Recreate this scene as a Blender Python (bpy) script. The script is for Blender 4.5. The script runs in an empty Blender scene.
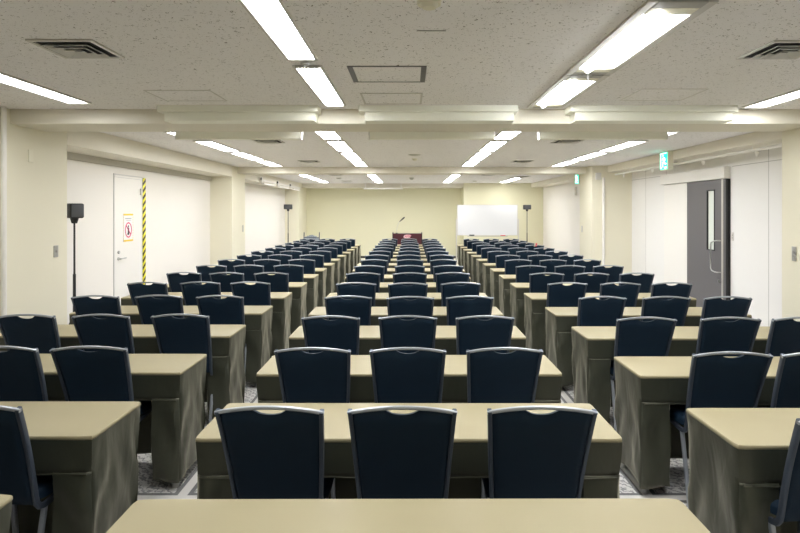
import bpy, bmesh, math, random
from mathutils import Vector, Matrix, noise
random.seed(7)
S = bpy.context.scene
COL = S.collection
PI = math.pi
# ------------------------------------------------------------------ camera, world, exposure
CAMZ = 1.66
FPX = 570.0
VX, VY = 410.0, 211.0
cam_d = bpy.data.cameras.new('camera'); cam = bpy.data.objects.new('camera', cam_d); COL.objects.link(cam)
cam_d.sensor_width = 36; cam_d.lens = 36 * FPX / 800
cam_d.shift_x = -(VX - 400) / 800; cam_d.shift_y = -(266.5 - VY) / 800
cam.location = (0, 0, CAMZ); cam.rotation_euler = (PI / 2, 0, 0)
cam_d.clip_start = 0.02
S.camera = cam
w = bpy.data.worlds.new('world'); S.world = w; w.use_nodes = True
w.node_tree.nodes['Background'].inputs[0].default_value = (0.8, 0.85, 0.9, 1)
w.node_tree.nodes['Background'].inputs[1].default_value = 0.3
S.view_settings.view_transform = 'Standard'; S.view_settings.look = 'None'
S.view_settings.gamma = 1; S.view_settings.use_curve_mapping = False
S.view_settings.exposure = 0.0
LAMP = 29.0
S.cycles.max_bounces = 10; S.cycles.diffuse_bounces = 6; S.cycles.glossy_bounces = 3
S.cycles.use_denoising = True
# ------------------------------------------------------------------ room numbers
H = 2.59
XL, XR = -4.10, 4.55
PL, PR = -3.65, 3.73          # faces of the pillars towards the aisle
YR, YF = -2.0, 20.1           # rear wall behind the camera, far wall
BB = 2.454                    # underside of the beams

# ------------------------------------------------------------------ materials
def mat(name, col, rough=0.6, metal=0.0, spec=0.5, sheen=0.0, emit=None, estr=0.0, bump=None, var=None):
    m = bpy.data.materials.new(name); m.use_nodes = True
    nt = m.node_tree; b = nt.nodes['Principled BSDF']
    b.inputs['Base Color'].default_value = (*col, 1)
    b.inputs['Roughness'].default_value = rough; b.inputs['Metallic'].default_value = metal
    b.inputs['Specular IOR Level'].default_value = spec
    b.inputs['Sheen Weight'].default_value = sheen
    if emit:
        b.inputs['Emission Color'].default_value = (*emit, 1); b.inputs['Emission Strength'].default_value = estr
    if bump or var:
        tc = nt.nodes.new('ShaderNodeTexCoord')
        n = nt.nodes.new('ShaderNodeTexNoise'); nt.links.new(tc.outputs['Object'], n.inputs['Vector'])
        if bump:
            n.inputs['Scale'].default_value = bump[0]; n.inputs['Detail'].default_value = 3
            bp = nt.nodes.new('ShaderNodeBump'); bp.inputs['Strength'].default_value = bump[1]; bp.inputs['Distance'].default_value = bump[2]
            nt.links.new(n.outputs['Fac'], bp.inputs['Height']); nt.links.new(bp.outputs[0], b.inputs['Normal'])
        if var:
            n2 = nt.nodes.new('ShaderNodeTexNoise'); n2.inputs['Scale'].default_value = var[0]
            nt.links.new(tc.outputs['Object'], n2.inputs['Vector'])
            mx = nt.nodes.new('ShaderNodeMix'); mx.data_type = 'RGBA'
            mx.inputs[6].default_value = (*[c * (1 - var[1]) for c in col], 1); mx.inputs[7].default_value = (*[min(1, c * (1 + var[1])) for c in col], 1)
            nt.links.new(n2.outputs['Fac'], mx.inputs[0]); nt.links.new(mx.outputs[2], b.inputs['Base Color'])
    return m

M = {}
M['cream'] = mat('cream_paint', (0.78, 0.745, 0.60), 0.7, var=(1.5, .02), bump=(90, .08, .002))
M['farcream'] = mat('yellow_cream_wallpaper', (0.72, 0.695, 0.50), 0.75, var=(1.2, .02), bump=(120, .1, .002))
M['white'] = mat('white_wall_panel', (0.80, 0.79, 0.77), 0.6, var=(1.0, .015))
M['whitel'] = mat('warm_white_wall', (0.80, 0.77, 0.72), 0.65, var=(1.0, .015))
M['beam'] = mat('beam_paint', (0.78, 0.745, 0.64), 0.65, var=(2, .015))
M['valance'] = mat('pale_green_cream_metal', (0.90, 0.90, 0.79), 0.45)
M['trimw'] = mat('white_enamel', (0.82, 0.80, 0.76), 0.4)
M['seam'] = mat('panel_joint_grey', (0.42, 0.41, 0.39), 0.8)
M['dark'] = mat('black_plastic', (0.015, 0.016, 0.018), 0.45)
M['black'] = mat('black_gap', (0.01, 0.01, 0.01), 0.8)
M['spk'] = mat('speaker_grille_grey', (0.075, 0.08, 0.09), 0.5, bump=(900, .5, .001))
M['steel'] = mat('brushed_steel', (0.55, 0.55, 0.54), 0.35, 1.0)
M['frame'] = mat('grey_chair_tube', (0.085, 0.105, 0.14), 0.42, 0.5)
M['rail'] = mat('silver_top_rail', (0.42, 0.45, 0.50), 0.36, 0.6)
M['navy'] = mat('navy_chair_fabric', (0.0045, 0.019, 0.040), 0.65, sheen=0.0, spec=.30, bump=(600, .35, .0006), var=(9, .15))
M['doorgrey'] = mat('grey_door_paint', (0.125, 0.12, 0.125), 0.5)
M['glass'] = mat('frosted_door_glass', (0.72, 0.78, 0.72), 0.15)
M['boardw'] = mat('whiteboard_enamel', (0.80, 0.81, 0.83), 0.25)
M['wood'] = mat('maroon_stained_wood', (0.075, 0.014, 0.022), 0.35, var=(14, .3))
M['woodd'] = mat('dark_edge_wood', (0.018, 0.012, 0.012), 0.4)
M['pink'] = mat('pink_white_emblem', (0.85, 0.60, 0.62), 0.5)
M['redtxt'] = mat('rose_lettering', (0.55, 0.05, 0.12), 0.5)
M['red'] = mat('red_paint', (0.75, 0.03, 0.03), 0.4)
M['yellow'] = mat('yellow_print', (0.85, 0.60, 0.05), 0.6)
M['paper'] = mat('white_paper', (0.82, 0.81, 0.80), 0.7)
M['pinkring'] = mat('red_ring_print', (0.72, 0.08, 0.20), 0.6)
M['greyprint'] = mat('grey_print', (0.45, 0.46, 0.46), 0.7)
M['lampon'] = mat('lit_diffuser', (0.9, 0.9, 0.9), 0.5, emit=(0.985, 0.985, 0.99), estr=LAMP)
M['tube'] = mat('lit_fluorescent_tube', (0.9, 0.9, 0.9), 0.5, emit=(0.96, 0.985, 1.0), estr=LAMP * 1.3)
M['lampframe'] = mat('lamp_frame_paint', (0.62, 0.60, 0.56), 0.45)
M['lampgrey'] = mat('lamp_gap_plate', (0.42, 0.41, 0.38), 0.6)
M['cream2'] = mat('cream_socket', (0.80, 0.77, 0.62), 0.5)
M['exitg'] = mat('exit_green_lit', (0.0, 0.4, 0.25), 0.4, emit=(0.01, 0.62, 0.36), estr=2.2)
M['exitw'] = mat('exit_white_lit', (0.8, 0.9, 0.85), 0.4, emit=(0.55, 1.0, 0.85), estr=3.0)
M['ventm'] = mat('vent_metal', (0.55, 0.53, 0.49), 0.35, 0.4)
M['ventd'] = mat('vent_dark_throat', (0.03, 0.03, 0.03), 0.9)
M['greycloth'] = mat('grey_cart_load', (0.28, 0.31, 0.34), 0.7, bump=(30, .6, .01))
M['doorframe'] = mat('pale_grey_door_frame', (0.62, 0.61, 0.60), 0.5)
M['band'] = mat('beige_fascia', (0.56, 0.54, 0.48), 0.6)
M['louvre'] = mat('pale_louvre', (0.72, 0.71, 0.68), 0.4)
M['skirt'] = mat('dark_skirting', (0.05, 0.045, 0.04), 0.6)
M['foot'] = mat('table_foot_grey', (0.45, 0.45, 0.44), 0.4)

def cloth_mat(name, c0, sheen, rough, spec, crease=0):
    m = bpy.data.materials.new(name); m.use_nodes = True
    nt = m.node_tree; b = nt.nodes['Principled BSDF']
    b.inputs['Roughness'].default_value = rough; b.inputs['Specular IOR Level'].default_value = spec
    b.inputs['Sheen Weight'].default_value = sheen; b.inputs['Sheen Roughness'].default_value = .35; b.inputs['Sheen Tint'].default_value = (1, .92, .66, 1); b.inputs['Specular Tint'].default_value = (1, .93, .72, 1)
    tc = nt.nodes.new('ShaderNodeTexCoord')
    n2 = nt.nodes.new('ShaderNodeTexNoise'); n2.inputs['Scale'].default_value = 3; nt.links.new(tc.outputs['Object'], n2.inputs['Vector'])
    mx = nt.nodes.new('ShaderNodeMix'); mx.data_type = 'RGBA'
    mx.inputs[6].default_value = (*c0, 1); mx.inputs[7].default_value = (*[q * 1.12 for q in c0], 1)
    nt.links.new(n2.outputs['Fac'], mx.inputs[0]); nt.links.new(mx.outputs[2], b.inputs['Base Color'])
    n = nt.nodes.new('ShaderNodeTexNoise'); n.inputs['Scale'].default_value = 500; nt.links.new(tc.outputs['Object'], n.inputs['Vector'])
    bp = nt.nodes.new('ShaderNodeBump'); bp.inputs['Strength'].default_value = .15; bp.inputs['Distance'].default_value = .0005
    nt.links.new(n.outputs['Fac'], bp.inputs['Height'])
    if crease:
        mp = nt.nodes.new('ShaderNodeMapping'); mp.inputs['Rotation'].default_value = (.7, .6, .2); mp.inputs['Scale'].default_value = (1.0, 1.0, .38)
        nt.links.new(tc.outputs['Object'], mp.inputs[0])
        n3 = nt.nodes.new('ShaderNodeTexNoise'); n3.inputs['Scale'].default_value = 9; n3.inputs['Detail'].default_value = 2.5; n3.inputs['Distortion'].default_value = .6
        nt.links.new(mp.outputs[0], n3.inputs['Vector'])
        b2 = nt.nodes.new('ShaderNodeBump'); b2.inputs['Strength'].default_value = 1.0; b2.inputs['Distance'].default_value = crease
        nt.links.new(n3.outputs['Fac'], b2.inputs['Height']); nt.links.new(b2.outputs[0], bp.inputs['Normal'])
    nt.links.new(bp.outputs[0], b.inputs['Normal'])
    return m
M['cloth'] = cloth_mat('dark_olive_stretch_satin_shaded', (.034, .038, .028), .28, .42, .75, .006)  # olive cover darkened so the shade on its sides sits in the colour
M['clothtop'] = cloth_mat('tan_stretch_satin_lit', (.325, .285, .175), .05, .5, .4)  # top panel paler than the sides; overhead light's contrast is put into the colour

def ceiling_mat():
    m = bpy.data.materials.new('fissured_ceiling_board'); m.use_nodes = True
    nt = m.node_tree; b = nt.nodes['Principled BSDF']; b.inputs['Roughness'].default_value = .9
    tc = nt.nodes.new('ShaderNodeTexCoord')
    v = nt.nodes.new('ShaderNodeTexNoise'); v.inputs['Scale'].default_value = 62; v.inputs['Detail'].default_value = 2; v.inputs['Roughness'].default_value = .55
    v.inputs['Distortion'].default_value = 1.2
    nt.links.new(tc.outputs['Object'], v.inputs['Vector'])
    r = nt.nodes.new('ShaderNodeValToRGB')
    r.color_ramp.elements[0].position = 0.315; r.color_ramp.elements[0].color = (0.20, 0.18, 0.15, 1)
    r.color_ramp.elements[1].position = 0.365; r.color_ramp.elements[1].color = (0.90, 0.885, 0.885, 1)
    nt.links.new(v.outputs['Fac'], r.inputs[0])
    n = nt.nodes.new('ShaderNodeTexNoise'); n.inputs['Scale'].default_value = 1.3; nt.links.new(tc.outputs['Object'], n.inputs['Vector'])
    mx = nt.nodes.new('ShaderNodeMix'); mx.data_type = 'RGBA'; mx.blend_type = 'MULTIPLY'; mx.inputs[0].default_value = 1
    r2 = nt.nodes.new('ShaderNodeValToRGB'); r2.color_ramp.elements[0].color = (.95, .95, .95, 1); r2.color_ramp.elements[1].color = (1, 1, 1, 1)
    nt.links.new(n.outputs['Fac'], r2.inputs[0]); nt.links.new(r.outputs[0], mx.inputs[6]); nt.links.new(r2.outputs[0], mx.inputs[7])
    nt.links.new(mx.outputs[2], b.inputs['Base Color'])
    return m
M['ceiling'] = ceiling_mat()

def carpet_mat():
    m = bpy.data.materials.new('grey_patterned_carpet'); m.use_nodes = True
    nt = m.node_tree; b = nt.nodes['Principled BSDF']; b.inputs['Roughness'].default_value = .95
    L = nt.links.new
    tc = nt.nodes.new('ShaderNodeTexCoord')
    wv = nt.nodes.new('ShaderNodeTexWave'); wv.inputs['Scale'].default_value = 9; wv.inputs['Distortion'].default_value = 9
    wv.inputs['Detail'].default_value = 3; wv.inputs['Detail Scale'].default_value = 3.2; wv.bands_direction = 'DIAGONAL'
    L(tc.outputs['Object'], wv.inputs['Vector'])
    r = nt.nodes.new('ShaderNodeValToRGB')
    r.color_ramp.elements[0].position = .22; r.color_ramp.elements[0].color = (.27, .27, .27, 1)
    r.color_ramp.elements[1].position = .48; r.color_ramp.elements[1].color = (.62, .61, .59, 1)
    L(wv.outputs['Fac'], r.inputs[0])
    sx = nt.nodes.new('ShaderNodeSeparateXYZ'); L(tc.outputs['Object'], sx.inputs[0])
    def band(out, off, period, wd):
        a = nt.nodes.new('ShaderNodeMath'); a.operation = 'ADD'; a.inputs[1].default_value = off; L(out, a.inputs[0])
        p = nt.nodes.new('ShaderNodeMath'); p.operation = 'PINGPONG'; p.inputs[1].default_value = period; L(a.outputs[0], p.inputs[0])
        c = nt.nodes.new('ShaderNodeMath'); c.operation = 'LESS_THAN'; c.inputs[1].default_value = wd; L(p.outputs[0], c.inputs[0])
        return c.outputs[0]
    def mixc(prev, fac, col):
        x = nt.nodes.new('ShaderNodeMix'); x.data_type = 'RGBA'; L(fac, x.inputs[0]); L(prev, x.inputs[6]); x.inputs[7].default_value = (*col, 1)
        return x.outputs[2]
    c = r.outputs[0]
    c = mixc(c, band(sx.outputs['X'], 1.33, 1.36, .055), (.16, .16, .16)); c = mixc(c, band(sx.outputs['Y'], -3.30, 1.5, .055), (.16, .16, .16))
    c = mixc(c, band(sx.outputs['X'], 1.33, 1.36, .028), (.62, .61, .58)); c = mixc(c, band(sx.outputs['Y'], -3.30, 1.5, .028), (.62, .61, .58))
    L(c, b.inputs['Base Color'])
    return m
M['carpet'] = carpet_mat()

def tape_mat():
    m = bpy.data.materials.new('hazard_tape_stripes'); m.use_nodes = True
    nt = m.node_tree; b = nt.nodes['Principled BSDF']; b.inputs['Roughness'].default_value = .4
    L = nt.links.new
    tc = nt.nodes.new('ShaderNodeTexCoord'); sx = nt.nodes.new('ShaderNodeSeparateXYZ'); L(tc.outputs['Object'], sx.inputs[0])
    a = nt.nodes.new('ShaderNodeMath'); a.operation = 'MULTIPLY'; a.inputs[1].default_value = -.8; L(sx.outputs['Y'], a.inputs[0])
    s = nt.nodes.new('ShaderNodeMath'); s.operation = 'ADD'; L(a.outputs[0], s.inputs[0]); L(sx.outputs['Z'], s.inputs[1])
    f = nt.nodes.new('ShaderNodeMath'); f.operation = 'PINGPONG'; f.inputs[1].default_value = .0535; L(s.outputs[0], f.inputs[0])
    g = nt.nodes.new('ShaderNodeMath'); g.operation = 'GREATER_THAN'; g.inputs[1].default_value = .028; L(f.outputs[0], g.inputs[0])
    mx = nt.nodes.new('ShaderNodeMix'); mx.data_type = 'RGBA'; L(g.outputs[0], mx.inputs[0])
    mx.inputs[6].default_value = (.88, .80, .02, 1); mx.inputs[7].default_value = (.012, .012, .01, 1)
    L(mx.outputs[2], b.inputs['Base Color'])
    return m
M['tape'] = tape_mat()

# ------------------------------------------------------------------ mesh helpers
class MB:
    def __init__(self): self.bm = bmesh.new()
    def box(self, x0, x1, y0, y1, z0, z1, bev=0.0, seg=2):
        t = bmesh.new(); bmesh.ops.create_cube(t, size=1)
        for v in t.verts:
            v.co = Vector(((x0 + x1) / 2 + v.co.x * (x1 - x0), (y0 + y1) / 2 + v.co.y * (y1 - y0), (z0 + z1) / 2 + v.co.z * (z1 - z0)))
        if bev > 0: bmesh.ops.bevel(t, geom=list(t.edges), offset=bev, segments=seg, affect='EDGES', profile=.5)
        self._merge(t); return self
    def _merge(self, t, mtx=None):
        if mtx is not None: bmesh.ops.transform(t, matrix=mtx, verts=t.verts)
        me = bpy.data.meshes.new('tmp'); t.to_mesh(me); t.free(); self.bm.from_mesh(me); bpy.data.meshes.remove(me)
    def prism(self, pts, axis, a0, a1):
        # pts: outline in the plane perpendicular to the axis
        def co(p, a): return {'x': (a, p[0], p[1]), 'y': (p[0], a, p[1]), 'z': (p[0], p[1], a)}[axis]
        t = bmesh.new()
        A = [t.verts.new(co(p, a0)) for p in pts]; B = [t.verts.new(co(p, a1)) for p in pts]
        n = len(pts); t.faces.new(A); t.faces.new(B[::-1])
        for i in range(n): t.faces.new((A[i], B[i], B[(i + 1) % n], A[(i + 1) % n]))
        bmesh.ops.recalc_face_normals(t, faces=t.faces); self._merge(t); return self
    def cyl(self, p0, p1, r0, r1=None, n=16):
        r1 = r0 if r1 is None else r1
        p0, p1 = Vector(p0), Vector(p1); d = p1 - p0
        t = bmesh.new(); bmesh.ops.create_cone(t, cap_ends=True, segments=n, radius1=r0, radius2=r1, depth=d.length)
        q = d.to_track_quat('Z', 'Y').to_matrix().to_4x4(); q.translation = (p0 + p1) / 2
        self._merge(t, q); return self
    def sweep(self, pts, prof, side=Vector((1, 0, 0)), caps=True, scale=None):
        # prof: list of (a, b): a along 'side', b along the other normal
        pts = [Vector(p) for p in pts]; rings = []
        bm = self.bm
        for i, p in enumerate(pts):
            tan = (pts[min(i + 1, len(pts) - 1)] - pts[max(i - 1, 0)]).normalized()
            s = (side - tan * side.dot(tan)).normalized(); nn = tan.cross(s)
            k = scale[i] if scale else 1
            rings.append([bm.verts.new(p + s * a * k + nn * b * k) for a, b in prof])
        n = len(prof)
        for i in range(len(rings) - 1):
            for j in range(n): bm.faces.new((rings[i][j], rings[i][(j + 1) % n], rings[i + 1][(j + 1) % n], rings[i + 1][j]))
        if caps: bm.faces.new(rings[0][::-1]); bm.faces.new(rings[-1])
        return self
    def ball(self, c, r, sx=1, sy=1, sz=1):
        t = bmesh.new(); bmesh.ops.create_uvsphere(t, u_segments=16, v_segments=10, radius=r)
        self._merge(t, Matrix.Translation(c) @ Matrix.Diagonal((sx, sy, sz, 1))); return self
    def build(self, name, m, parent=None, smooth=False, recalc=True):
        if recalc: bmesh.ops.recalc_face_normals(self.bm, faces=self.bm.faces)
        me = bpy.data.meshes.new(name); self.bm.to_mesh(me); self.bm.free()
        me.materials.append(m)
        if smooth:
            for p in me.polygons: p.use_smooth = True
            try: me.set_sharp_from_angle(angle=math.radians(40))
            except Exception: pass
        o = bpy.data.objects.new(name, me); COL.objects.link(o)
        if parent: o.parent = parent
        return o
def circ(r, n=10, ry=None):
    ry = ry or r
    return [(r * math.cos(2 * PI * i / n), ry * math.sin(2 * PI * i / n)) for i in range(n)]
def rrect(a, b, r, n=3):
    out = []
    for cx, cy, t0 in ((a - r, b - r, 0), (-a + r, b - r, 90), (-a + r, -b + r, 180), (a - r, -b + r, 270)):
        for k in range(n + 1):
            t = math.radians(t0 + 90 * k / n); out.append((cx + r * math.cos(t), cy + r * math.sin(t)))
    return out
def tag(o, label, cat, group=None):
    o['label'] = label; o['category'] = cat
    if group: o['group'] = group
    return o
def empty(name, loc, rz=0):
    o = bpy.data.objects.new(name, None); COL.objects.link(o); o.location = loc; o.rotation_euler = (0, 0, rz)
    o.empty_display_size = .1
    return o
def struct(o): o['kind'] = 'structure'; return o
def copy_tree(o, parent=None):
    c = o.copy(); COL.objects.link(c); c.parent = parent
    for ch in list(o.children): copy_tree(ch, c)
    return c

# ------------------------------------------------------------------ the room
fl = struct(MB().box(XL - .2, XR + .2, YR - .2, YF + .2, -.1, 0).build('floor', M['carpet']))
ce = struct(MB().box(XL - .2, XR + .2, YR - .2, YF + .2, H, H + .1).build('ceiling', M['ceiling']))
struct(MB().box(XL - .2, XL, YR, YF, 0, H).build('wall_left', M['whitel']))
wr = MB().box(XR, XR + .2, YR, YF, 0, H).build('wall_right', M['white']); struct(wr)
sm = MB()
for y in (11.0, 10.12, 7.23, 6.33): sm.box(XR - .0015, XR, y - .004, y + .004, .06, 2.45)
sm.box(XR - .0015, XR, 5.7, 8.05, 2.286, 2.294); sm.box(XR - .0015, XR, 10.2, 11.69, 2.286, 2.294)
struct(MB().box(4.45, XR, 12.53, 19.05, 0, 2.45).build('wall_right', M['whitel']))
sm.build('panel_joint', M['seam'], wr)
struct(MB().box(XL - .2, 1.80, YF, YF + .2, 0, H).build('wall_front', M['farcream']))
struct(MB().box(1.80, XR + .2, 19.05, YF + .2, 0, H).build('wall_front', M['farcream']))
struct(MB().box(XL - .2, XR + .2, YR - .2, YR, 0, H).build('wall_rear', M['cream']))
for nm, x0, x1, y0, y1 in (('left', XL, PL, 4.84, 6.07), ('left', XL, PL, 11.69, 12.62), ('left', XL, PL, 18.7, YF),
                           ('right', PR, XR, 4.84, 5.72), ('right', PR, XR, 11.69, 12.53)):
    p = struct(MB().box(x0, x1, y0, y1, 0, H, .004, 1).build('pillar', M['cream']))
# bulkheads
def bulk(name, x0, x1, y0, y1, z0):
    return struct(MB().box(x0, x1, y0, y1, z0, H, .006, 1).build(name, M['beam']))
for y0, y1 in ((YR, 4.84), (6.07, 11.69), (12.62, 18.7)):
    bulk('bulkhead', XL, PL, y0, y1, 2.366)
struct(MB().box(XL, XL + .03, 6.07, 11.69, 2.28, 2.366).build('trim_1', M['band']))
for y0, y1 in ((YR, 4.84), (5.72, 11.69), (12.53, 19.05)):
    bulk('bulkhead', 4.05, XR, y0, y1, 2.45)
# beams
for y0, y1, x1 in ((5.2, 5.72, PR), (12.05, 12.5, PR), (19.25, YF, 1.80)):
    struct(MB().box(PL, x1, y0, y1, BB, H, .008, 2).build('beam', M['beam']))
# skirting
struct(MB().box(PL, 1.80, YF - .012, YF, 0, .075).build('baseboard_front', M['skirt']))
struct(MB().box(XL, XL + .012, 6.07, 7.86, 0, .06).build('baseboard_left', M['skirt']))
struct(MB().box(XR - .012, XR, 5.72, 8.05, 0, .06).build('baseboard_right', M['skirt']))
# vertical pipes
tag(MB().cyl((PL + .03, 5.08, 0), (PL + .03, 5.08, H), .022).build('wall_pipe', M['trimw'], smooth=True),
    'white vertical pipe on the near left pillar at the photo edge', 'pipe')
t = empty('wall_pipe', (3.96, 11.66, 0))
MB().cyl((0, 0, 0), (0, 0, BB - .11), .027).build('pipe', M['trimw'], t, True)
MB().box(-.17, -.06, -.05, .0, 2.30, 2.44, .005).build('junction_box', M['lampframe'], t)
tag(t, 'white vertical pipe with junction box on the far right pillar', 'pipe')

# ------------------------------------------------------------------ doors
d1 = struct(empty('door_1', (XL, 8.295, 0)))
MB().box(0, .012, -.405, .405, .01, 2.165, .003, 1).build('leaf', M['trimw'], d1)
fr = MB(); fr.box(0, .009, -.418, -.405, 0, 2.18); fr.box(0, .009, .405, .418, 0, 2.18); fr.box(0, .010, -.418, .418, 2.167, 2.18); fr.box(0, .016, -.418, .418, 2.13, 2.136)
fr.build('frame', M['doorframe'], d1)
h = MB(); h.cyl((.012, -.31, .99), (.06, -.31, .99), .011); h.cyl((.055, -.31, .99), (.055, -.17, .995), .009); h.cyl((.012, -.31, .99), (.02, -.31, .99), .024)
h.build('handle', M['steel'], d1, True)
h = MB(); h.cyl((.012, -.31, 1.08), (.03, -.31, 1.08), .022); h.build('lock', M['steel'], d1, True)
MB().box(.012, .03, .33, .385, 1.90, 2.0, .003).build('door_closer_plate', M['lampframe'], d1)
tp = tag(MB().box(-.002, .002, -.045, .045, -1.08, 1.08).build('hazard_tape', M['tape']), 'yellow and black striped hazard tape down the side of the white door', 'tape')
tp.location = (XL + .014, 8.765, 1.085)
nt_ = empty('door_notice', (XL + .012, 8.265, 1.42))
MB().box(0, .004, -.14, .14, -.20, .20).build('sheet', M['paper'], nt_)
b = MB(); b.box(.004, .0055, -.14, .14, .175, .20); b.box(.004, .0055, -.14, .14, -.20, -.175); b.build('yellow_band', M['yellow'], nt_)
b = MB()
for k in range(9):
    z = -.165 + k * .038; b.box(.004, .0055, -.14, -.132, z, z + .018); b.box(.004, .0055, .132, .14, z, z + .018)
b.build('border', M['yellow'], nt_)
b = MB(); t2 = [(0, .09 * math.cos(a), .09 * math.sin(a) - .03) for a in [2 * PI * i / 32 for i in range(33)]]
ring = [(.0062, y, z * 1.15) for _, y, z in t2]
b.sweep(ring, rrect(.0012, .009, .0008, 1)); b.cyl((.0062, -.062, .03), (.0062, .062, -.10), .006)
b.build('prohibition_ring', M['pinkring'], nt_)
b = MB(); b.ball((.0062, .0, .02), .016, .1, 1, 1); b.box(.0055, .007, -.017, .017, -.08, 0, .0003); b.box(.0055, .007, -.03, .02, -.105, -.08, .0003); b.build('figure_print', M['dark'], nt_)
b = MB(); b.box(.0042, .0052, -.09, .09, .125, .14); b.box(.0042, .0052, -.06, .08, .10, .108); b.build('printed_lines', M['greyprint'], nt_)
tag(nt_, 'white no-entry notice with red ring and yellow bands on left door', 'notice')

d2 = struct(empty('door_2', (XR, 8.69, 0)))
# leaf with a slot for the glazing
b = MB(); y0, y1 = -.56, .57
b.box(-.05, 0, -.165, -.05 - .115, .01, 2.12)   # strip between glazing and handle edge
b.bm.clear()
gy0, gy1, gz0, gz1 = -.275, -.05, 1.07, 1.975
b.box(-.05, 0, y0, gy0, .01, 2.12); b.box(-.05, 0, gy1, y1, .01, 2.12); b.box(-.05, 0, gy0, gy1, .01, gz0); b.box(-.05, 0, gy0, gy1, gz1, 2.12)
b.build('leaf', M['doorgrey'], d2)
b = MB(); f = .016
b.box(-.056, -.03, gy0, gy0 + f, gz0, gz1); b.box(-.056, -.03, gy1 - f, gy1, gz0, gz1); b.box(-.056, -.03, gy0, gy1, gz0, gz0 + f); b.box(-.056, -.03, gy0, gy1, gz1 - f, gz1)
b.build('glazing_frame', M['dark'], d2)
MB().box(-.036, -.02, gy0 + f, gy1 - f, gz0 + f, gz1 - f).build('glass', M['glass'], d2)
b = MB(); pts = [(-.05, -.44, 1.24), (-.10, -.44, 1.24), (-.115, -.42, 1.235)]
pts = [(-.05, -.43, 1.23), (-.105, -.425, 1.23), (-.12, -.40, 1.225), (-.13, -.34, 1.21), (-.135, -.32, 1.18), (-.135, -.315, .82), (-.13, -.34, .79), (-.12, -.40, .775), (-.105, -.425, .77), (-.05, -.43, .77)]
b.sweep(pts, circ(.010, 10), side=Vector((.3, 1, .2))); b.build('handle', M['steel'], d2, True)
MB().cyl((-.05, -.40, .64), (-.065, -.40, .64), .025).build('lock', M['steel'], d2, True)
MB().box(-.054, 0, -.50, -.455, .01, 2.12, .002, 1).build('edge_strip', M['ventm'], d2)
MB().box(-.045, 0, -.60, -.562, 0, 2.12).build('jamb', M['black'], d2)
MB().box(-.09, 0, -.60, 1.47, 2.125, 2.29, .004).build('header', M['trimw'], d2)
MB().box(-.03, 0, .575, 1.45, .01, 2.115, .002, 1).build('side_panel', M['trimw'], d2)

def plate(x, y, z, face, label, m='steel', hw=.035, hh=.06, n=0):
    o = empty('switch_plate', (x, y, z)); s = -1 if face == '-x' else 1
    MB().box(*(sorted((0, .008 * s))), -hw, hw, -hh, hh, .002, 1).build('plate', M[m], o)
    for k in range(n):
        zz = (k - (n - 1) / 2) * .035
        MB().box(*(sorted((.008 * s, .012 * s))), -.012, .012, zz - .011, zz + .011, .001, 1).build('switch', M['seam'], o)
    tag(o, label, 'switch')
plate(XR, 8.03, 1.30, '-x', 'small grey double switch plate beside the grey sliding door', 'lampframe', .025, .06, 2)
plate(PR, 5.53, 1.245, '-x', 'steel switch plate on the near right pillar', 'steel', .03, .07, 2)
plate(PL, 5.87, 1.245, '+x', 'steel switch plate on the near left pillar', 'steel', .035, .06, 1)
plate(PL, 12.45, 1.28, '+x', 'small steel plate on the far left pillar', 'steel', .035, .07)
plate(PR, 12.35, 1.27, '-x', 'small steel plate on the far right pillar', 'steel', .035, .07)
plate(PL, 5.48, 2.19, '+x', 'cream blank plate high on the near left pillar', 'cream2', .035, .06)
tag(MB().box(4.45 - .06, 4.45, 15.2, 15.36, 2.08, 2.30, .005).build('wall_speaker', M['trimw']), 'white box high on right wall past the far pillar', 'speaker')

# ------------------------------------------------------------------ ceiling lamps
def lamp(x, y0, y1, fw, lw, label, group, cap=0.05, sockets=False, gap=0.0):
    o = empty('ceiling_light', (x, (y0 + y1) / 2, H)); L = (y1 - y0) / 2 + gap; l = (y1 - y0) / 2
    fr = MB(); t = (fw - lw) / 2
    fr.box(-fw / 2, -lw / 2, -L - cap, L + cap, -.014, 0, .002, 1); fr.box(lw / 2, fw / 2, -L - cap, L + cap, -.014, 0, .002, 1)
    fr.build('frame', M['lampframe'], o)
    for s in (-1, 1):
        a, bb = sorted((s * l, s * (L + cap))); MB().box(-lw / 2, lw / 2, a, bb, -.015, 0).build('end_plate', M['lampgrey'], o)
    MB().box(-lw / 2, lw / 2, -l, l, -.003, 0).build('diffuser', M['lampon'], o)
    if sockets:
        MB().cyl((-lw * .22, -l + .06, -.022), (-lw * .22, l - .06, -.022), .014).build('tube', M['tube'], o, True)
        for s in (-1, 1):
            a, bb = sorted((s * l, s * (l - .09))); MB().box(-lw * .5, lw * .5, a, bb, -.016, -.003, .003, 1).build('socket', M['cream2'], o)
    tag(o, label, 'ceiling light', group)
    return o
ordn = ['first', 'second', 'third', 'fourth', 'fifth', 'sixth', 'seventh', 'eighth', 'ninth', 'tenth', 'eleventh', 'twelfth', 'thirteenth', 'fourteenth', 'fifteenth']
g = 'ceiling lights'
XLm, XRm, XLo, XRo = -.655, 1.20, -2.83, 3.06
for i, (a, b_) in ((2, (.75, 2.0)), (3, (2.23, 3.45)), (4, (3.66, 4.97))):
    lamp(XLm, a, b_, .19, .155, 'lit lamp just above the top edge of the photo, centre-left strip' if i == 2 else ('long lit lamp cut by the top edge, near centre-left strip' if i == 3 else 'shorter lit lamp before the beam, near centre-left strip'), g, .03)
for i, (a, b_) in ((2, (1.1, 2.35)), (3, (2.57, 3.76)), (4, (3.93, 5.0))):
    lab = ['lit lamp just above the top edge of the photo, centre-right strip'] * 3 + ['wide lit lamp with bare tube end at top right of photo', 'wide lit lamp ending at the beam, behind the widest near lamp']
    lamp(XRm, a, b_, .31, .22, lab[i], g, .04, sockets=(i >= 3), gap=.03)
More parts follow.
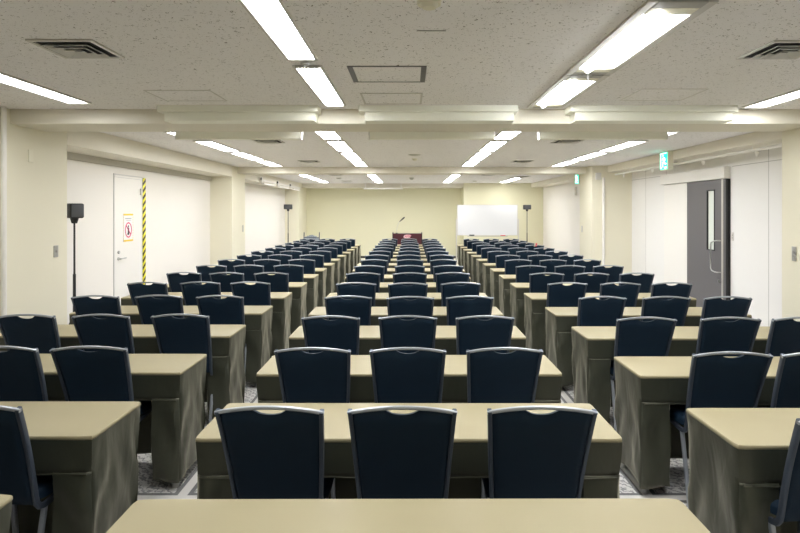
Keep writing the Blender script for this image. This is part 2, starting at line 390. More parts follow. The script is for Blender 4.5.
for i, (a, b_) in ((4, (3.6, 4.86)),):
    lamp(XLo, a, b_, .20, .16, 'lit lamp at the left photo edge before the first beam', g, .03)
    lamp(XRo, a, b_ + .20, .22, .17, 'lit lamp at the right photo edge before the first beam', g, .03)
strips = ((-.99, 'centre-left strip'), (1.18, 'centre-right strip'), (-2.74, 'left wall strip'), (3.02, 'right wall strip'))
for x, nm in strips:
    for k in range(4):
        a = 6.05 + 1.49 * k
        lamp(x, a + (.6 if k == 0 and 'wall' in nm else 0), a + 1.25, .25, .215, '%s lit lamp beyond the first beam, %s' % (ordn[k], nm), g, .03)
    for k in range(2 if nm == 'right wall strip' else 0, 4):
        a = 13.1 + 1.41 * k
        lamp(x, a, a + 1.2, .25, .215, '%s lit lamp beyond the second beam, %s' % (ordn[k], nm), g, .03)
# sprinkler heads between lamps
def sprinkler(x, y, z, label, r=.03):
    o = empty('ceiling_sprinkler', (x, y, z))
    MB().cyl((0, 0, -.012), (0, 0, 0), r * .9, r).build('rose', M['steel'], o, True)
    MB().cyl((0, 0, -.045), (0, 0, -.012), r * .35, r * .3).build('deflector', M['steel'], o, True)
    tag(o, label, 'sprinkler', 'sprinkler heads')
sprinkler(XLm, 3.555, H - .008, 'silver sprinkler between the two near centre-left lamps')
sprinkler(XRm, 3.845, H - .008, 'silver sprinkler between the two near centre-right lamps')
for x, nm in strips[:2]:
    for k in (0, 2):
        sprinkler(x, 6.05 + 1.49 * k + 1.37, H - .008, 'silver sprinkler after the %s lamp past the first beam, %s' % (ordn[k], nm))
for y, nm in ((6.9, 'nearest'), (8.17, 'second'), (9.87, 'third'), (11.2, 'farthest')):
    pass
# sprinkler pipe along the right soffit
pp = empty('sprinkler_pipe', (4.20, 8.7, 2.405))
MB().cyl((0, -2.95, 0), (0, 2.95, 0), .02).build('pipe', M['trimw'], pp, True)
for y in (6.9, 8.17, 9.87, 11.2):
    b = MB(); b.cyl((0, y - 8.7, -.05), (0, y - 8.7, 0), .026, .012); b.cyl((0, y - 8.7, -.085), (0, y - 8.7, -.05), .012, .02)
    b.build('nozzle', M['trimw'], pp, True)
for y in (7.0, 9.0, 11.0): MB().cyl((0, y - 8.7, 0), (0, y - 8.7, .045), .008).build('hanger', M['trimw'], pp, True)
tag(pp, 'white sprinkler pipe with hanging nozzles under the right bulkhead', 'pipe')
# wall washer bars on the far left
for k, y in enumerate((13.75, 15.45, 17.1)):
    o = empty('wall_light_bar', (-3.60, y, 2.36))
    MB().box(-.05, .03, .1, 1.45, .02, .07, .006).build('housing', M['trimw'], o)
    MB().box(-.03, .04, .2, 1.35, -.05, -.005, .006).build('reflector', M['trimw'], o)
    MB().box(-.02, .02, .05, .12, -.02, .12, .004).build('bracket', M['trimw'], o)
    MB().cyl((.0, -.03, .075), (.03, -.03, .075), .028).build('end_cap', M['dark'], o, True)
    tag(o, ('nearest', 'middle', 'farthest')[k] + ' of three white light bars along the far left bulkhead', 'light bar', 'light bars on the far left bulkhead')
# valance boxes on the first beam, and bars past it
for x0, x1, nm in ((-2.22, -.81, 'left'), (-.45, .95, 'middle'), (1.41, 2.88, 'right')):
    o = empty('screen_box', ((x0 + x1) / 2, 5.2, H)); hw = (x1 - x0) / 2
    MB().prism([(-.20, 0), (-.20, -.052), (-.195, -.057), (-.001, -.057), (-.001, 0)], 'x', -hw, hw).build('cover', M['valance'], o)
    MB().prism([(-.165, -.055), (-.165, -.128), (-.158, -.135), (-.001, -.135), (-.001, -.055)], 'x', -hw + .05, hw - .03).build('housing', M['valance'], o)
    tag(o, '%s of three pale two-step boxes fixed on the near beam' % nm, 'screen box', 'pale boxes on the near beam')
for x0, x1, nm in ((-2.62, -1.23, 'left'), (-.45, .94, 'middle'), (1.46, 2.88, 'right')):
    o = empty('ceiling_bar', ((x0 + x1) / 2, 6.44, H)); hw = (x1 - x0) / 2
    MB().prism([(-.05, 0), (-.05, -.115), (-.04, -.125), (.0, -.125), (.09, 0)], 'x', -hw, hw).build('housing', M['valance'], o)
    for s in (-1, 1):
        a, bb = sorted((s * hw, s * (hw + .012))); MB().prism([(-.055, 0), (-.055, -.125), (-.045, -.13), (.005, -.13), (.10, 0)], 'x', a, bb).build('end_cap', M['trimw'], o)
    tag(o, '%s of three pale wedge-shaped bars on ceiling past the near beam' % nm, 'ceiling bar', 'pale bars past the near beam')
o = empty('projection_screen_case', (-.90, 19.15, 0))
MB().box(-.66, .66, -.05, .05, 2.385, 2.435, .01).build('case', M['trimw'], o)
for s in (-.6, .6): MB().box(s - .02, s + .02, -.02, .02, 2.43, H, .003).build('bracket', M['trimw'], o)
tag(o, 'long white rolled screen case hung before the far wall', 'screen')

# ------------------------------------------------------------------ vents, panels, detectors
def diffuser(x, y, label, s=.36):
    o = empty('ceiling_vent', (x, y, H)); h_ = s / 2
    b = MB()
    def ringb(b, a, w_, z0, z1):
        b.box(-a, a, -a, -a + w_, z0, z1); b.box(-a, a, a - w_, a, z0, z1); b.box(-a, -a + w_, -a + w_, a - w_, z0, z1); b.box(a - w_, a, -a + w_, a - w_, z0, z1)
    ringb(b, h_, .022, -.010, 0); b.build('frame', M['ventm'], o)
    MB().box(-h_ + .02, h_ - .02, -h_ + .02, h_ - .02, -.003, 0).build('throat', M['ventd'], o)
    for k, a in enumerate((.125, .088, .05)):
        b = MB()
        t = bmesh.new()
        q = [( a, -.006 - .004 * k), (a - .024, -.022 - .004 * k)]
        V = [[t.verts.new((sx * r, sy * r, z)) for sx, sy in ((-1, -1), (1, -1), (1, 1), (-1, 1))] for r, z in ((q[1][0], q[0][1]), (q[0][0], q[1][1]), (q[0][0] + .003, q[1][1] + .002), (q[1][0] + .003, q[0][1] + .002))]
        for i in range(4):
            for j in range(4): t.faces.new((V[i][j], V[i][(j + 1) % 4], V[(i + 1) % 4][(j + 1) % 4], V[(i + 1) % 4][j]))
        b._merge(t); b.build('louvre', M['louvre'], o)
    tag(o, label, 'vent', 'square ceiling vents')
diffuser(-1.90, 3.26, 'square ceiling vent, large at upper left of photo')
diffuser(2.16, 3.28, 'square ceiling vent at the upper right photo edge')
for y, q in ((7.57, 'nearer'), (10.63, 'farther')):
    diffuser(-1.88, y, 'square vent left of centre past the first beam, the %s one' % q)
    diffuser(2.09, y, 'square vent right of centre past the first beam, the %s one' % q)
diffuser(-1.9, 14.5, 'square vent left of centre past the second beam'); diffuser(2.0, 14.5, 'square vent right of centre past the second beam')
diffuser(-1.95, 17.6, 'small-looking square vent far left near the end wall', .3); diffuser(3.02, 15.3, 'square vent beside the right wall lamps past the second beam')
def hatch(x0, x1, y0, y1, m, tx, ty, label):
    o = empty('ceiling_hatch', ((x0 + x1) / 2, (y0 + y1) / 2, H)); a, c = (x1 - x0) / 2, (y1 - y0) / 2
    b = MB(); b.box(-a, -a + tx, -c, c, -.005, 0); b.box(a - tx, a, -c, c, -.005, 0); b.box(-a + tx, a - tx, -c, -c + ty, -.005, 0); b.box(-a + tx, a - tx, c - ty, c, -.005, 0)
    b.build('frame', M[m], o)
    MB().box(-a + tx, a - tx, -c + ty, c - ty, -.002, 0).build('panel', M['ceiling'], o)
    tag(o, label, 'hatch', 'ceiling access hatches')
M['hatchd'] = mat('dark_hatch_frame', (.13, .13, .14), .4, .3)
hatch(-.405, .107, 3.65, 4.10, 'hatchd', .035, .012, 'ceiling hatch with dark grey frame, nearer of the middle two')
hatch(-.395, .10, 4.49, 4.94, 'ventm', .016, .012, 'ceiling hatch with thin silver frame before the near beam')
hatch(-2.05, -1.54, 4.38, 4.80, 'lampframe', .006, .006, 'faint pale ceiling hatch above the left pale box')
hatch(1.76, 2.27, 4.33, 4.78, 'lampframe', .006, .006, 'faint pale ceiling hatch above the right pale box')
def disc(x, y, r, label, m='cream2', hh=.03, nm='smoke_detector', cat='detector'):
    o = empty(nm, (x, y, H)); MB().cyl((0, 0, -hh * .5), (0, 0, 0), r * .95, r).build('base', M[m], o, True)
    MB().cyl((0, 0, -hh), (0, 0, -hh * .5), r * .55, r * .75).build('cover', M[m], o, True); tag(o, label, cat)
disc(.085, 2.53, .055, 'round cream smoke detector at the top edge of the photo')
disc(.075, 9.4, .105, 'dark round grille in the middle of the ceiling', 'ventm', .02, 'round_vent', 'vent')
disc(.085, 10.15, .05, 'small cream detector just past the dark round grille')
disc(.05, 15.9, .07, 'small dark dome detector far down the middle', 'ventm', .06)
disc(-2.0, 16.0, .08, 'small round detector on the far left ceiling', 'ventm')
disc(2.0, 17.6, .08, 'small round detector on the far right ceiling', 'ventm')
tag(MB().box(.035, .185, 2.93, 2.942, H - .003, H).build('ceiling_slot', M['seam']), 'thin grey slot in ceiling between smoke detector and dark hatch', 'slot')

# ------------------------------------------------------------------ exit signs
def exit_sign(y0, y1, z0, z1, label):
    yc, zc = (y0 + y1) / 2, (z0 + z1) / 2; s = (z1 - z0) / 2; wy = (y1 - y0) / 2
    o = empty('exit_sign', (4.05, yc, zc))
    MB().box(-.085, 0, -wy - .01, wy + .01, -s - .008, s + .008, .004, 1).build('housing', M['cream2'], o)
    MB().box(-.088, -.084, -wy, wy, -s, s).build('green_panel', M['exitg'], o)
    b = MB()  # running figure (room side); figure faces towards far end
    X0, X1 = -.0905, -.087
    def quad(p, q, wd):
        d = Vector((q[0] - p[0], q[1] - p[1])); n_ = Vector((-d.y, d.x)).normalized() * wd
        b.prism([(p[0] * wy + n_.x * wy, p[1] * s + n_.y * s), (p[0] * wy - n_.x * wy, p[1] * s - n_.y * s), (q[0] * wy - n_.x * wy, q[1] * s - n_.y * s), (q[0] * wy + n_.x * wy, q[1] * s + n_.y * s)], 'x', X0, X1)
    quad((.05, .42), (-.12, -.05), .14); quad((-.1, -.05), (.28, -.3), .09); quad((.28, -.3), (.15, -.72), .07)
    quad((-.1, -.05), (-.38, -.36), .09); quad((-.38, -.36), (-.75, -.36), .07)
    quad((.05, .38), (.42, .12), .06); quad((.05, .38), (-.38, .30), .06); quad((-.38, .30), (-.5, .02), .06)
    b.prism([(.16 * wy + .13 * wy * math.cos(a), .66 * s + .13 * s * math.sin(a)) for a in [2 * PI * i / 14 for i in range(14)]], 'x', X0, X1)
    b.build('running_figure', M['exitw'], o)
    b = MB(); 
    for a0, a1, c0, c1 in ((.55, .85, -.85, -.7), (.72, .85, -.7, .85), (-.85, .85, .85, .95), (-.85, -.2, -.9, -.72)):
        b.box(X0, X1, a0 * wy, a1 * wy, c0 * s, c1 * s)
    b.build('doorway_mark', M['exitw'], o)
    tag(o, label, 'exit sign', 'green exit signs')
exit_sign(8.78, 9.03, 2.31, 2.57, 'larger lit green exit sign before the grey door')
exit_sign(13.40, 13.68, 2.31, 2.55, 'smaller-looking lit green exit sign behind the far right pillar')

# ------------------------------------------------------------------ furniture at the far end
def speaker(x, y, ztop, wd, hh, dd, yaw, lab1, lab2):
    zb = ztop - hh
    st = empty('speaker_stand', (x, y, 0))
    MB().cyl((0, 0, .35), (0, 0, zb - .05), .011, .010).build('pole', M['dark'], st, True)
    MB().cyl((0, 0, .30), (0, 0, .95), .016).build('sleeve', M['dark'], st, True)
    MB().cyl((0, 0, zb - .06), (0, 0, zb - .001), .028, .045).build('mount', M['dark'], st, True)
    for k in range(3):
        a = math.radians(90 + 120 * k); MB().cyl((.02 * math.cos(a), .02 * math.sin(a), .45), (.20 * math.cos(a), .20 * math.sin(a), .012), .010).build('leg', M['dark'], st, True)
    tag(st, lab2, 'speaker stand', 'speaker stands')
    sp = empty('loudspeaker', (x, y, zb), yaw)
    MB().box(-wd / 2, wd / 2, -dd / 2, dd / 2, 0, hh, .018, 3).build('cabinet', M['dark'], sp, True)
    MB().box(-wd / 2 + .012, wd / 2 - .012, -dd / 2 - .008, -dd / 2 + .01, .012, hh - .012, .006, 2).build('grille', M['spk'], sp, True)
    tag(sp, lab1, 'speaker', 'small black loudspeakers')
speaker(-3.78, 6.42, 1.745, .15, .165, .15, math.radians(55), 'small black loudspeaker on the pole nearest the left door', 'black speaker stand by the near left pillar')
speaker(-3.87, 18.1, 1.87, .25, .155, .16, 0, 'small black loudspeaker at far left before the end wall', 'thin black speaker stand at far left before the end wall')
speaker(3.81, 18.55, 1.86, .24, .15, .16, 0, 'small black loudspeaker at far right beside the whiteboard', 'thin black speaker stand at far right beside the whiteboard')
# whiteboard
wb = empty('whiteboard', (2.335, 17.2, 0))
MB().box(-.90, .90, -.012, .012, .935, 1.835, .003, 1).build('panel', M['boardw'], wb)
b = MB(); b.box(-.915, -.90, -.016, .016, .925, 1.845); b.box(.90, .915, -.016, .016, .925, 1.845); b.box(-.915, .915, -.016, .016, 1.835, 1.85); b.box(-.915, .915, -.016, .016, .92, .935)
b.build('frame', M['lampframe'], wb)
MB().box(-.60, .60, -.09, -.012, .895, .915, .004, 1).build('tray', M['seam'], wb)
for s in (-1, 1):
    MB().cyl((s * .935, 0, .08), (s * .935, 0, 1.42), .018).build('post', M['lampframe'], wb, True)
    p = MB().cyl((s * .935, -.28, .08), (s * .935, .28, .08), .018).build('foot_bar', M['lampframe'], wb, True)
    for yy in (-.26, .26): MB().cyl((s * .935 - .012, yy, .035), (s * .935 + .012, yy, .035), .035).build('caster', M['dark'], p, True)
    
MB().cyl((-.935, 0, .25), (.935, 0, .25), .014).build('crossbar', M['lampframe'], wb, True)
tag(wb, 'wide white whiteboard on a wheeled stand at the far right', 'whiteboard')
tag(MB().box(1.735 + .05, 1.735 + .20, 17.12, 17.17, .916, .95, .006).build('board_eraser', M['dark']), 'black eraser on the left end of the whiteboard tray', 'eraser')
tag(MB().cyl((2.72, 17.14, .926), (2.87, 17.14, .926), .010).build('marker_pen', M['red'], smooth=True), 'red marker pen on the right end of the whiteboard tray', 'marker')
# lectern
lc = empty('lectern', (-.08, 17.2, 0))
MB().box(-.42, .42, -.22, -.20, .04, .985, .003, 1).build('front_panel', M['wood'], lc)
for s in (-1, 1): MB().box(*sorted((s * .42, s * .445)), -.225, .22, .03, 1.02, .004, 1).build('side_panel', M['woodd'], lc)
MB().box(-.42, .42, -.20, .20, .955, .985, .003, 1).build('top', M['woodd'], lc)
MB().box(-.46, .46, -.24, .24, 0, .04, .004, 1).build('base', M['woodd'], lc)
b = MB()
pts = []
for i in range(40):
    a = 2 * PI * i / 40; c, s_ = math.cos(a), math.sin(a); r = (abs(c) ** 3.2 + abs(s_) ** 3.2) ** (-1 / 3.2)
    X, Z = .105 * r * c, .05 * r * s_; pts.append((X + Z * .45, Z + .905))
b.prism(pts, 'y', -.226, -.219); em = b.build('emblem', M['pink'], lc)
fc = bpy.data.curves.new('t', 'FONT'); fc.body = 'APA'; fc.size = .105; fc.extrude = .001; fc.align_x = 'CENTER'; fc.align_y = 'CENTER'; fc.shear = .4; fc.offset = .002
to = bpy.data.objects.new('t', fc); COL.objects.link(to); bpy.context.view_layer.update()
me = bpy.data.meshes.new_from_object(to.evaluated_get(bpy.context.evaluated_depsgraph_get())); bpy.data.objects.remove(to)
me.materials.clear(); me.materials.append(M['redtxt'])
lt = bpy.data.objects.new('lettering', me); COL.objects.link(lt); lt.parent = em; lt.location = (0, -.2275, .905); lt.rotation_euler = (PI / 2, 0, 0)
tag(lc, 'dark maroon wooden lectern with pale emblem before the far wall', 'lectern')
mc = empty('microphone', (-.42, 17.1, .985))
MB().cyl((.02, 0, 0), (.02, 0, .02), .03).build('base', M['dark'], mc, True)
MB().sweep([(.02, 0, .02), (.022, 0, .12), (.04, 0, .22), (.075, 0, .31), (.11, 0, .36)], circ(.006, 8), side=Vector((0, 1, 0))).build('gooseneck', M['steel'], mc, True)
MB().sweep([(.105, 0, .355), (.14, 0, .385), (.18, 0, .42), (.235, 0, .47), (.26, 0, .49)], circ(.018, 12), side=Vector((0, 1, 0)), scale=[.5, .8, 1.1, 1.25, .8]).build('microphone_head', M['dark'], mc, True)
tag(mc, 'black gooseneck microphone standing up from the lectern', 'microphone')
# loaded trolley behind the left block
tr = empty('trolley', (-2.98, 17.45, 0))
MB().box(-.28, .28, -.35, .35, .12, .16, .008).build('deck', M['steel'], tr)
for sx in (-1, 1):
    for sy in (-1, 1):
        MB().cyl((sx * .24 - .012, sy * .3, .055), (sx * .24 + .012, sy * .3, .055), .055).build('wheel', M['dark'], tr, True)
for sx, a in ((-1, -.20), (1, .26)):
    MB().cyl((a - .02, -.33, .15), (a, -.33, 1.02), .014).build('post', M['frame'], tr, True)
MB().cyl((-.21, -.33, .86), (.26, -.33, .86), .012).build('rail', M['frame'], tr, True)
b = MB(); 
for k in range(9):
    x = -.235 + k * .056; b.prism([(-.30, .165), (.30, .165), (.27, .80 + .10 * math.sin(k * .5) + .02 * (k % 2)), (-.27, .86 + .07 * math.sin(k * .45))], 'x', x, x + .04)
b.build('folded_load', M['greycloth'], tr)
tag(tr, 'grey loaded trolley with upright posts behind the left block of chairs', 'trolley')
fe = empty('fire_extinguisher', (4.15, 18.75, 0))
MB().cyl((0, 0, .0), (0, 0, .46), .075).build('cylinder', M['red'], fe, True)
MB().cyl((0, 0, .46), (0, 0, .54), .06, .02).build('shoulder', M['red'], fe, True)
MB().box(-.02, .02, -.09, .03, .54, .60, .005).build('handle', M['red'], fe)
tag(fe, 'red fire extinguisher by the far right corner', 'fire extinguisher')

# ------------------------------------------------------------------ tables
def make_table(seed, idx):
    rnd = random.Random(seed); root = empty('seminar_table', (0, 0, 0))
    HW, D, TZ, AZ, HEM = .904, .225, .703, .535, .045
    # perimeter walk, starting near-left corner: near side (towards camera, y=-D), right end, far side, left end
    def near_x():
        xs = [-HW, -.87, -.84, -.81, -.78, -.755, -.73]
        n = 36; xs += [-.73 + 1.46 * k / n for k in range(1, n)]
        return xs + [.73, .755, .78, .81, .84, .87, HW]
    per = []
    for x in near_x()[:-1]: per.append((x, -D, 0, -1, 'n'))
    for k in range(16): per.append((HW, -D + 2 * D * k / 16, 1, 0, 'e'))
    for k in range(40): per.append((HW - 2 * HW * k / 40, D, 0, 1, 'f'))
    for k in range(16): per.append((-HW, D - 2 * D * k / 16, -1, 0, 'e'))
    def cornerdist(x, y): return min(math.hypot(abs(x) - HW, abs(y) - D), 1)
    def wrinkle(x, y, z, amp=1.0):
        cd = cornerdist(x, y); q = Vector((x * 5 + seed * 3.1, y * 5, z * 4 + (x + y) * 4))
        w1 = noise.noise(q) * .007
        dg = math.sin((z * 16 + (abs(x) + abs(y)) * 30) + 3 * noise.noise(Vector((x * 3, y * 3, z * 3 + seed)))) * .009 * math.exp(-cd * 5)
        fold = noise.noise(Vector((x * 11 + seed, y * 11, z * 2.5 + x * 6 + y * 6))) * .0055 + noise.noise(Vector((x * 22 + seed, y * 22, z * 17 + x * 9 + y * 9))) * .008 * math.exp(-cd * 5)
        d = min(1, max(0, (TZ - z) / .25))
        return (w1 + dg + fold) * d * amp
    levels = [TZ - .014, TZ - .02, TZ - .03, .64, .60, .565, AZ, .50, .46, .42, .37, .32, .27, .22, .17, .12, .08, HEM]
    b = MB(); bm = b.bm; N = len(per); ring = []
    def corner_round(x, y, r):
        # pull a point in at the corner so the arris is soft
        ax, ay = HW - abs(x), D - abs(y)
        if ax < r and ay < r:
            cx, cy = (HW - r) * (1 if x > 0 else -1), (D - r) * (1 if y > 0 else -1)
            v = Vector((x - cx, y - cy)); v = v.normalized() * r; return cx + v.x, cy + v.y
        return x, y
    # inner top ring
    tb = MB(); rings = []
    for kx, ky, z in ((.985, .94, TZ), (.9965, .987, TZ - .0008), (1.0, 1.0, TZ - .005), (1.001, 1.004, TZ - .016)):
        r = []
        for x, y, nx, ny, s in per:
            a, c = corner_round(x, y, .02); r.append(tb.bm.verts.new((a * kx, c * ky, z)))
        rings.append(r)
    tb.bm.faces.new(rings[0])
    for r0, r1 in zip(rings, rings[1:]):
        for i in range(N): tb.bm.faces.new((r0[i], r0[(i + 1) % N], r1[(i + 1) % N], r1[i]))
    tpn = tb.build('lightened_top_panel', M['clothtop'], root, True)
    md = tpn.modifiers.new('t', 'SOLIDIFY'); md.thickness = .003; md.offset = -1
    prev = [bm.verts.new((x * .997, y * .99, TZ - .010)) for x, y, *_ in [(*corner_round(p[0], p[1], .02), 0) for p in per]]
    for li, z in enumerate(levels):
        row = []
        for x, y, nx, ny, s in per:
            a, c = corner_round(x, y, .02)
            zz = z
            cd = cornerdist(x, y)
            if cd < .03 and li > 1 and s != 'f': nx2, ny2 = (1 if x > 0 else -1) * .7, (1 if y > 0 else -1) * .7
            else: nx2, ny2 = nx, ny
            wv = wrinkle(x, y, z)
            low = (TZ - z) / TZ
            tap = -.008 * math.sin(min(1, low) * PI) * (1 if s == 'e' or abs(x) > .7 else .3) - (.055 * low if s == 'f' else .012 * low if s == 'e' else 0)
            hem = .0
            if li == len(levels) - 1: zz = HEM + .022 * min(1, cd * 5) * (.6 + .4 * math.sin(x * 6 + seed))
            if s == 'n' and abs(x) < .735 and z <= AZ + .001: zz = AZ + .004 * math.sin(x * 9 + seed); 
            row.append(bm.verts.new((a + nx2 * (wv + tap), c + ny2 * (wv + tap), zz)))
        for i in range(N):
            j = (i + 1) % N
            side = per[i][4]; xm = (per[i][0] + per[j][0]) / 2
            if z < AZ - .001 and side == 'n': continue
            if z > AZ - .001 or side != 'n': bm.faces.new((prev[i], prev[j], row[j], row[i]))
        prev = row
    loose = [v for v in bm.verts if not v.link_faces]; bmesh.ops.delete(bm, geom=loose, context='VERTS')
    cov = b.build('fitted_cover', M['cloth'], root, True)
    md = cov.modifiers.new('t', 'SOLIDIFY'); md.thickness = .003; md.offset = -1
    # leg sleeves: the panels below the apron
    for sgn in (-1, 1):
        b = MB(); bm = b.bm
        cols = [(.904, 'n'), (.87, 'n'), (.84, 'n'), (.81, 'n'), (.78, 'n'), (.755, 'n'), (.735, 'n')]
        inner = [(.728, -D + .02), (.728, -D + .05), (.73, -D + .09)]
        rows = []
        for z in [AZ + .012] + levels[6:]:
            r = []
            low = (AZ - z) / AZ
            for x, _ in cols:
                xx = sgn * x; wv = wrinkle(xx, -D, z, 1.5) * (0.2 if z >= AZ - .001 else 1)
                if x == .904: a, c = corner_round(xx, -D, .02)
                else: a, c = xx, -D
                zz = z if z > HEM else HEM + .02 * (.904 - x) / .17
                if x == .904:
                    w2 = wrinkle(xx, -D, z); tp_ = -.008 * math.sin(min(1, (TZ - z) / TZ) * PI)
                    r.append(bm.verts.new((a + sgn * .7 * (w2 + tp_), c - .7 * (w2 + tp_), HEM if z <= HEM else z)))
                else: r.append(bm.verts.new((a + sgn * .012 * low * (x - .8) / .1 * 0, c + .002 - wv - (.004 if z < AZ else 0), zz)))
            for x, y in inner: r.append(bm.verts.new((sgn * (x + .006 * math.sin(z * 20)), y, z if z > HEM else HEM + .02)))
            rows.append(r)
        for i in range(len(rows) - 1):
            for j in range(len(rows[0]) - 1): bm.faces.new((rows[i][j], rows[i][j + 1], rows[i + 1][j + 1], rows[i + 1][j]))
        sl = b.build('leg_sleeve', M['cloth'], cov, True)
        md = sl.modifiers.new('t', 'SOLIDIFY'); md.thickness = .003; md.offset = 0
        # seam piping along the hem of the apron over the sleeve
    b = MB(); b.sweep([(x, -D - .001, AZ + .003 + .004 * math.sin(x * 9 + seed)) for x in [-.88 + 1.76 * k / 40 for k in range(41)]], rrect(.0018, .0022, .0008, 1), side=Vector((0, 1, 0)))
    b.build('seam', M['cloth'], cov)
    for sx in (-1, 1):
        for sy in (-1, 1):
            b = MB(); x, y = sx * .85, sy * .165
            b.cyl((x, y, .03), (x, y, TZ - .02), .016); b.cyl((x, y, 0), (x, y, .032), .022, .020)
            b.build('leg', M['foot'], root, True)
    return root
protos_t = [make_table(1, 0), make_table(5, 1), make_table(9, 2)]

# ------------------------------------------------------------------ chairs
def make_chair():
    root = empty('conference_chair', (0, 0, 0))
    ZT = .885
    def yb(z): t = (ZT - z) / .44; return .150 * t + .010 * math.sin(t * PI)
    def hw(z): t = (ZT - z) / .44; return .203 - .028 * t
    # side frames with the rounded turn under the seat
    for s in (-1, 1):
        pts = [(s * hw(z), yb(z), z) for z in [ZT - .44 * k / 8 for k in range(8)]]
        pts += [(s * hw(.45), yb(.45) - .002, .462), (s * .174, .158, .432), (s * .174, .175, .412), (s * .174, .21, .402), (s * .174, .30, .405), (s * .172, .42, .412), (s * .17, .52, .418)]
        MB().sweep(pts, rrect(.0085, .013, .004, 2)).build('side_frame', M['frame'], root, True)
    # top rail: arched, overhanging
    def arch(x): return ZT + .022 - .022 * (abs(x) / .21) ** 2
    xs = [-.212 + .424 * k / 20 for k in range(21)]
    MB().sweep([(x, -.004 + .10 * x * x, arch(x) - .008) for x in xs], rrect(.0068, .0092, .004, 2), side=Vector((0, 0, 1))).build('top_rail', M['rail'], root, True)
    # upholstered back with the hand opening under the rail
    NX, NZ = 28, 16
    b = MB(); bm = b.bm
    def top_of(x):
        e = max(0, 1 - (x / .060) ** 2); return arch(x) - .0135 - .027 * math.sqrt(e)
    G = {}
    for side in (0, 1):
        for i in range(NX + 1):
            u = -1 + 2 * i / NX
            for j in range(NZ + 1):
                v = j / NZ; zb = .43; x0 = u * .19
                z = zb + (top_of(x0) - zb) * v; x = u * (hw(z) - .008)
                ed = min(1, (1 - abs(u)) / .10) * min(1, v / .08) * min(1, (1 - v) / .06)
                ed = math.sqrt(max(0, 1 - (1 - ed) ** 2))
                th = (.006 + .012 * ed); bow = .012 * (1 - u * u)
                y = yb(z) + bow * (.5 if side == 0 else .5) + (-th if side == 0 else th * 1.4)
                G[side, i, j] = bm.verts.new((x, y, z))
    for side in (0, 1):
        for i in range(NX):
            for j in range(NZ):
                q = (G[side, i, j], G[side, i + 1, j], G[side, i + 1, j + 1], G[side, i, j + 1]); bm.faces.new(q if side == 0 else q[::-1])
    edge = [(i, 0) for i in range(NX)] + [(NX, j) for j in range(NZ)] + [(i, NZ) for i in range(NX, 0, -1)] + [(0, j) for j in range(NZ, 0, -1)]
    for k in range(len(edge)):
        a, c = edge[k], edge[(k + 1) % len(edge)]; bm.faces.new((G[0, *a], G[1, *a], G[1, *c], G[0, *c]))
    b.build('backrest', M['navy'], root, True)
    # seat
    b = MB(); bm = b.bm; R = []
    lv = [(.0, .425), (.008, .418), (.0, .43), (0, .455), (-.003, .470), (-.014, .480), (-.035, .486), (-.07, .488)]
    n = 48
    for off, z in lv[2:]:
        r = []
        for k in range(n):
            a = 2 * PI * k / n; c, s_ = math.cos(a), math.sin(a); q = (abs(c) ** 5 + abs(s_) ** 5) ** (-.2)
            y = .365 + (.205 + off) * q * s_; x = (.187 + off) * q * c * (1 + .04 * (s_ * q))
            r.append(bm.verts.new((x, y, z - .01 * max(0, (y - .5) / .07))))
        R.append(r)
    for i in range(len(R) - 1):
        for k in range(n): bm.faces.new((R[i][k], R[i][(k + 1) % n], R[i + 1][(k + 1) % n], R[i + 1][k]))
    bm.faces.new(R[-1]); bm.faces.new(R[0][::-1])
    b.build('seat', M['navy'], root, True)
    for s in (-1, 1):
        MB().sweep([(s * .172, .215, .405), (s * .176, .16, .21), (s * .182, .10, .012), (s * .182, .098, .0)], rrect(.010, .012, .005, 2)).build('leg', M['rail'], root, True)
        MB().sweep([(s * .168, .50, .41), (s * .170, .52, .21), (s * .172, .545, .012), (s * .172, .547, .0)], rrect(.010, .012, .005, 2)).build('leg', M['rail'], root, True)
    return root
chair0 = make_chair(); used = [False]

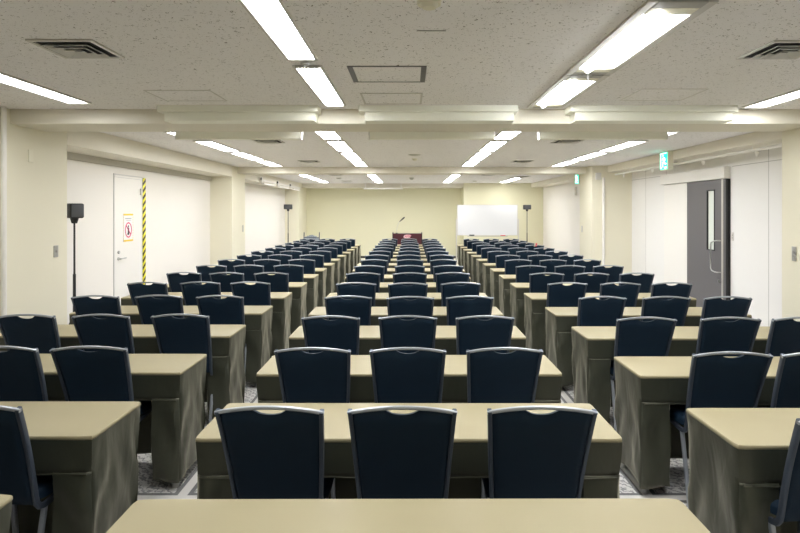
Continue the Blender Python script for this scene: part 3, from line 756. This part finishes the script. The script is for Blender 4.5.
PITCH = .96
blocks = (('left', -2.24, -1), ('centre', 0.0, 0), ('right', 2.24, 1))
near = {('left', -1): 1.48, ('left', 0): 2.42, ('left', 1): 3.38, ('centre', -1): 1.45, ('centre', 0): 2.395, ('centre', 1): 3.345,
        ('right', 0): 2.325, ('right', 1): 3.305, ('right', 2): 4.283, ('right', 3): 5.24}
seats = {('left', 0): [-1.74, -2.26, -2.78], ('left', 1): [-1.80, -2.30, -2.80], ('centre', 0): [-.545, -.03, .512], ('centre', 1): [-.54, -.012, .525], ('left', 2): [-1.69, -2.27, -2.82], ('left', 3): [-1.71, -2.27, -2.83],
         ('right', 0): [1.645, 2.18, 2.75], ('right', 1): [1.735, 2.21, 2.74], ('right', 2): [1.69, 2.29, 2.80], ('right', 3): [1.71, 2.28, 2.82], ('right', 4): [1.67, 2.23, 2.78]}
cy = {('right', 0): .215, ('right', 1): .24, ('right', 2): .21}
used_t = [0, 0, 0]; rc = random.Random(3)
sn = {'left': ['aisle', 'middle', 'wall-side'], 'centre': ['left', 'middle', 'right'], 'right': ['aisle', 'middle', 'wall-side']}
for bn, bx, bs in blocks:
    for n in range(-1, 15):
        if bn == 'right' and n == -1: continue
        y = near.get((bn, n), 2.39 + PITCH * n + rc.uniform(-.015, .015) + (.07 * (1 - n / 14) if bn == 'left' else -.02 if bn == 'right' else 0))
        k = (n * 5 + (7 if bs > 0 else 3 if bs < 0 else 1)) % 3
        root = protos_t[k] if used_t[k] == 0 else copy_tree(protos_t[k])
        used_t[k] += 1
        root.location = (bx + (rc.uniform(-.012, .012) if n > 1 else 0) + (-.005 if bn == 'centre' else 0) - (.022 if n > 1 and bs < 1 else 0) - ((.012, .022, .032)[max(0, min(n, 2))] if bs < 0 and n >= 0 else 0), y + .225, 0); root.rotation_euler = (0, 0, rc.uniform(-.004, .004))
        if n == -1: lab = 'olive cloth-covered table cut by the bottom edge of the photo, %s block' % bn
        else: lab = 'olive cloth-covered table with the %s row of chairs, %s block' % (ordn[n], bn)
        tag(root, lab, 'table', 'olive covered seminar tables')
        if n < 0: continue
        xs = seats.get((bn, n)) or [bx + q + (-.022 if bs < 0 else 0) + rc.uniform(-.014, .014) for q in (((-.563, -.01, .535) if bs == 0 else (-.555, -.005, .54)) if bs >= 0 else (.545, 0, -.54))]
        for si, x in enumerate(xs):
            yc = y - cy.get((bn, n), .185) + (rc.uniform(-.02, .02) if n > 1 else 0)
            px = [VX + FPX * (x + s * .2) / yc for s in (-1, 1)]
            if px[1] < -6 or px[0] > 806: continue
            if not used[0]: c = chair0; used[0] = True
            else: c = copy_tree(chair0)
            c.location = (x, yc, 0); c.rotation_euler = (0, 0, rc.uniform(-.025, .025))
            tag(c, 'navy chair with silver top rail, %s seat, %s row from camera, %s block' % (sn[bn][si], ordn[n], bn), 'chair', 'navy conference chairs')
print('tables', used_t)
